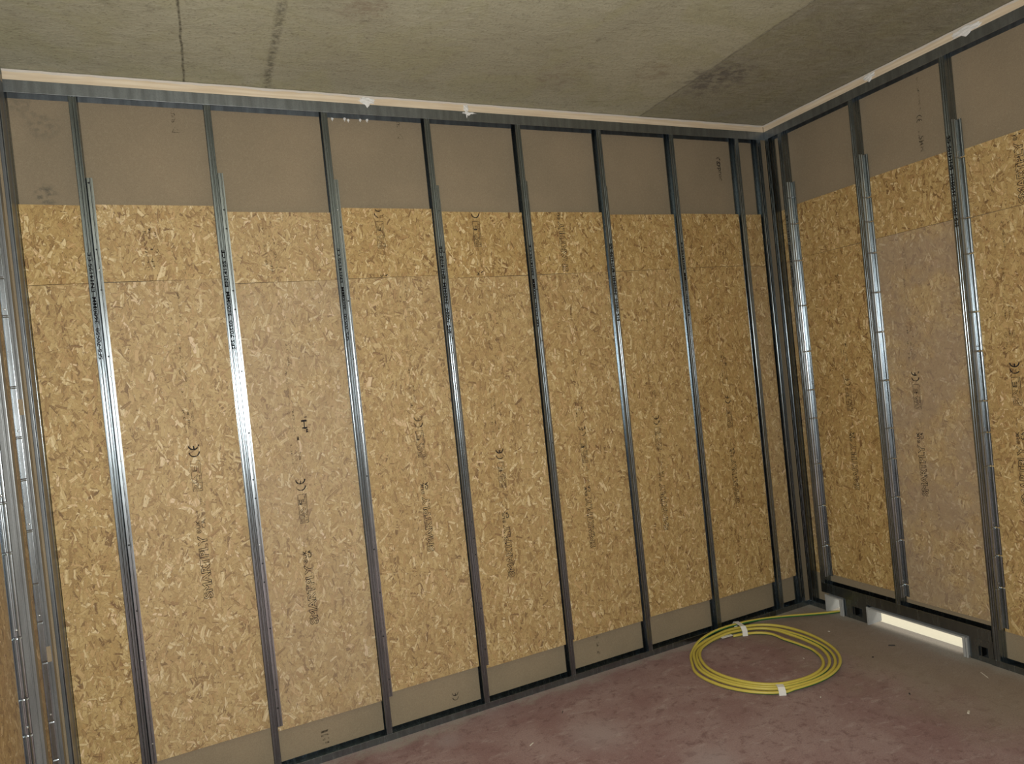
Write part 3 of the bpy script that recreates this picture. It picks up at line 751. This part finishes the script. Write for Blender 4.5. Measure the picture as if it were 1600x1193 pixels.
m = MB(); m.box(XL-.069, XL-.002, YR, -.12, 3.617, CEIL-.001); tag(m.obj('timber_batten', M['wood']), 'softwood batten above the left return wall', 'timber batten')
t1 = board((XL, 0, 0), PI/2, -.540, -.287, .24, 3.0, .0412, .3, .5, 'narrow strand board between the two left return studs', 'strand boards of the left return', 501)
t2 = board((XL, 0, 0), PI/2, -1.170, -.608, .24, 3.0, .0600, .6, .3, 'strand board at the far left edge nearest the viewer on the left return', 'strand boards of the left return', 502)

# ------------------------------------------------------------------ coil of yellow-green cable
OUT = [(-1.305, -.20), (-1.432, -.48), (-1.396, -.665), (-1.25, -.850), (-.998, -.915), (-.785, -.890), (-.628, -.82), (-.498, -.625), (-.46, -.40), (-.472, -.228), (-.555, -.10), (-.762, -.045), (-1.03, -.055)]
INN = [(-1.222, -.22), (-1.312, -.425), (-1.288, -.600), (-1.18, -.762), (-.997, -.820), (-.765, -.770), (-.680, -.655), (-.650, -.41), (-.680, -.18), (-.835, -.115), (-1.01, -.115)]
CX, CY = -.955, -.465
def polar(P):
    q = sorted((math.atan2(y-CY, x-CX), math.hypot(x-CX, y-CY)) for x, y in P)
    def fn(a):
        a = (a+PI) % (2*PI)-PI; tot = 0; s_ = 0
        for (t_, r_) in q:
            d_ = abs((t_-a+PI) % (2*PI)-PI); wgt = math.exp(-(d_/.33)**2); tot += wgt; s_ += wgt*r_
        return s_/tot
    return fn
RO_, RI_ = polar(OUT), polar(INN)
def cable():
    t = tag(empty('cable_coil', (CX, CY, 0)), 'coil of yellow and green earth cable lying on the floor by the corner', 'cable')
    rad = .0096; path = []
    turns = 3.825; a_end = math.radians(138); n = int(turns*72)
    a_start = a_end + turns*2*PI     # goes clockwise from inner end to outer end
    for i in range(n+1):
        s_ = i/n; a = a_start + (a_end-a_start)*s_
        k = s_*turns                       # turn index
        b = min(1, max(0, (k/turns)**.85 + .05*math.sin(a*1.0+1.3)*math.sin(PI*s_)))
        rr = RI_(a)*(1-b)+RO_(a)*b
        z = rad + .0006 + (.017*(1-abs(2*(k % 2)/2-1)) if .3 < k < turns-.3 else 0)*.9
        path.append(Vector((rr*math.cos(a), rr*math.sin(a), z)))
    # tail: from the upper left of the ring along the long wall into the small opening
    tail = [(-1.155, -.090, .035), (-1.00, -.045, .046), (-.86, -.035, .050), (-.70, -.045, .048), (-.54, -.065, .040), (-.38, -.105, .030), (-.22, -.160, .020), (-.10, -.205, .014), (.0, -.238, .0105), (.09, -.262, .0095)]
    P = [path[-3], path[-1]] + [Vector((x-CX, y-CY, z)) for x, y, z in tail]
    for i in range(1, len(P)-2):
        p0, p1, p2, p3 = P[i-1], P[i], P[i+1], P[i+2]
        for q in range(1, 9):
            s_ = q/8; path.append(.5*((2*p1)+(-p0+p2)*s_+(2*p0-5*p1+4*p2-p3)*s_**2+(-p0+3*p1-3*p2+p3)*s_**3))
    path.append(P[-1])
    vs = []; fs = []; idx = []; N = 12; L = 0
    for i, p in enumerate(path):
        tn = (path[min(i+1, len(path)-1)]-path[max(i-1, 0)]).normalized(); side = tn.cross(Vector((0, 0, 1))).normalized(); up = side.cross(tn)
        if i: L += (p-path[i-1]).length
        tw = .9*math.sin(L*1.3)
        for j in range(N):
            a = 2*PI*j/N + tw; vs.append(p + rad*(math.cos(a)*side + math.sin(a)*up))
        if i:
            for j in range(N):
                a = (i-1)*N; fs.append((a+j, a+(j+1) % N, a+N+(j+1) % N, a+N+j)); idx.append(1 if j in (7, 8, 9, 10) else 0)
    fs.append(tuple(range(N))); fs.append(tuple(range(len(vs)-N, len(vs)))); idx += [0, 0]
    me = mesh('cable_strand', vs, fs, [M['yellow'], M['green']], idx, smooth=True)
    link('cable_strand', me, t)
    def wrap(name, a, r0, r1, wd, h, tilt=0.0, tails=False):
        c = Vector((math.cos(a), math.sin(a), 0)); s_ = Vector((-math.sin(a), math.cos(a), 0))
        prof = [(r0-.012, .0015), (r0-.010, h*.6), (r0+.01, h), (r1-.01, h), (r1+.012, h*.6), (r1+.013, .0015)]
        vs = []; fs = []
        for k, (rr, z) in enumerate(prof):
            for q in (-1, 1): vs.append(c*rr + s_*(q*wd/2 + tilt*(rr-r0)) + Vector((0, 0, z)))
        for k in range(len(prof)-1): fs.append((2*k, 2*k+1, 2*k+3, 2*k+2))
        o = link(name, mesh(name, vs, fs, M['tape']), t); mo = o.modifiers.new('thick', 'SOLIDIFY'); mo.thickness = .0012; mo.offset = 1
        return o
    wrap('paper_tape', math.radians(-121), RO_(math.radians(-121))-.052, RO_(math.radians(-121)), .040, .040)
    wrap('paper_tape', math.radians(62), RI_(math.radians(62)), RO_(math.radians(62))+.01, .036, .062, tilt=.25)
    m = MB(); m.box(-.045, .045, -.012, .012, .020, .0225); m.obj('paper_tag', M['tape'], t, (RI_(1.45)*math.cos(1.45), RI_(1.45)*math.sin(1.45)+.0, 0), (0, 0, -.05))
cable()

# ------------------------------------------------------------------ small debris on the floor
def chip(x, y, l, wd, h, rz, mat, label, name):
    l, wd, h = l*.72, wd*.72, h*.72
    m = MB(); m.add([(-l/2, -wd/2, 0), (l/2, -wd/3, 0), (l/2*.8, wd/2, 0), (-l/2*.9, wd/3, 0), (-l/2*.9, -wd/3, h), (l/2*.9, -wd/4, h*.8), (l/2*.7, wd/3, h), (-l/2*.8, wd/4, h*.9)],
                    [(0, 3, 2, 1), (4, 5, 6, 7), (0, 1, 5, 4), (1, 2, 6, 5), (2, 3, 7, 6), (3, 0, 4, 7)])
    tag(m.obj(name, M[mat], None, (x, y, .0004), (0, 0, rz)), label, 'debris')
chip(-.605, -1.555, .045, .018, .006, .4, 'debris_pale', 'small white chip on the bare floor in the right foreground', 'plaster_chip')
chip(-.155, -1.37, .11, .008, .004, -2.11, 'debris_pale', 'thin pale splinter on the floor right of the lit opening', 'wood_splinter')
chip(-.19, -.82, .060, .014, .008, -.75, 'debris_dark', 'dark sliver on the floor in front of the lit opening', 'metal_offcut')
chip(-.42, -.86, .016, .012, .008, 0, 'debris_dark', 'black crumb on the grey patch of floor in front of the lit opening', 'grit')
chip(-.66, -1.27, .020, .012, .008, .8, 'debris_dark', 'black crumb on the floor to the right of the coil', 'grit')
chip(-1.06, -1.02, .012, .010, .006, .3, 'debris_pale', 'tiny white crumb just in front of the coil', 'plaster_chip')
chip(-2.63, -.50, .05, .010, .004, .5, 'debris_pale', 'pale scrap on the floor near the middle of the long wall', 'plaster_chip')
chip(-2.33, -.30, .035, .006, .005, .9, 'debris_dark', 'short dark sliver on the floor by the long wall', 'metal_offcut')
chip(-.75, -.62, .022, .006, .004, 1.2, 'debris_pale', 'pale curl of shaving inside the cable coil', 'shaving')
chip(-.30, -.43, .024, .008, .005, 1.9, 'debris_pale', 'pale curl of shaving between the coil and the lit opening', 'shaving')
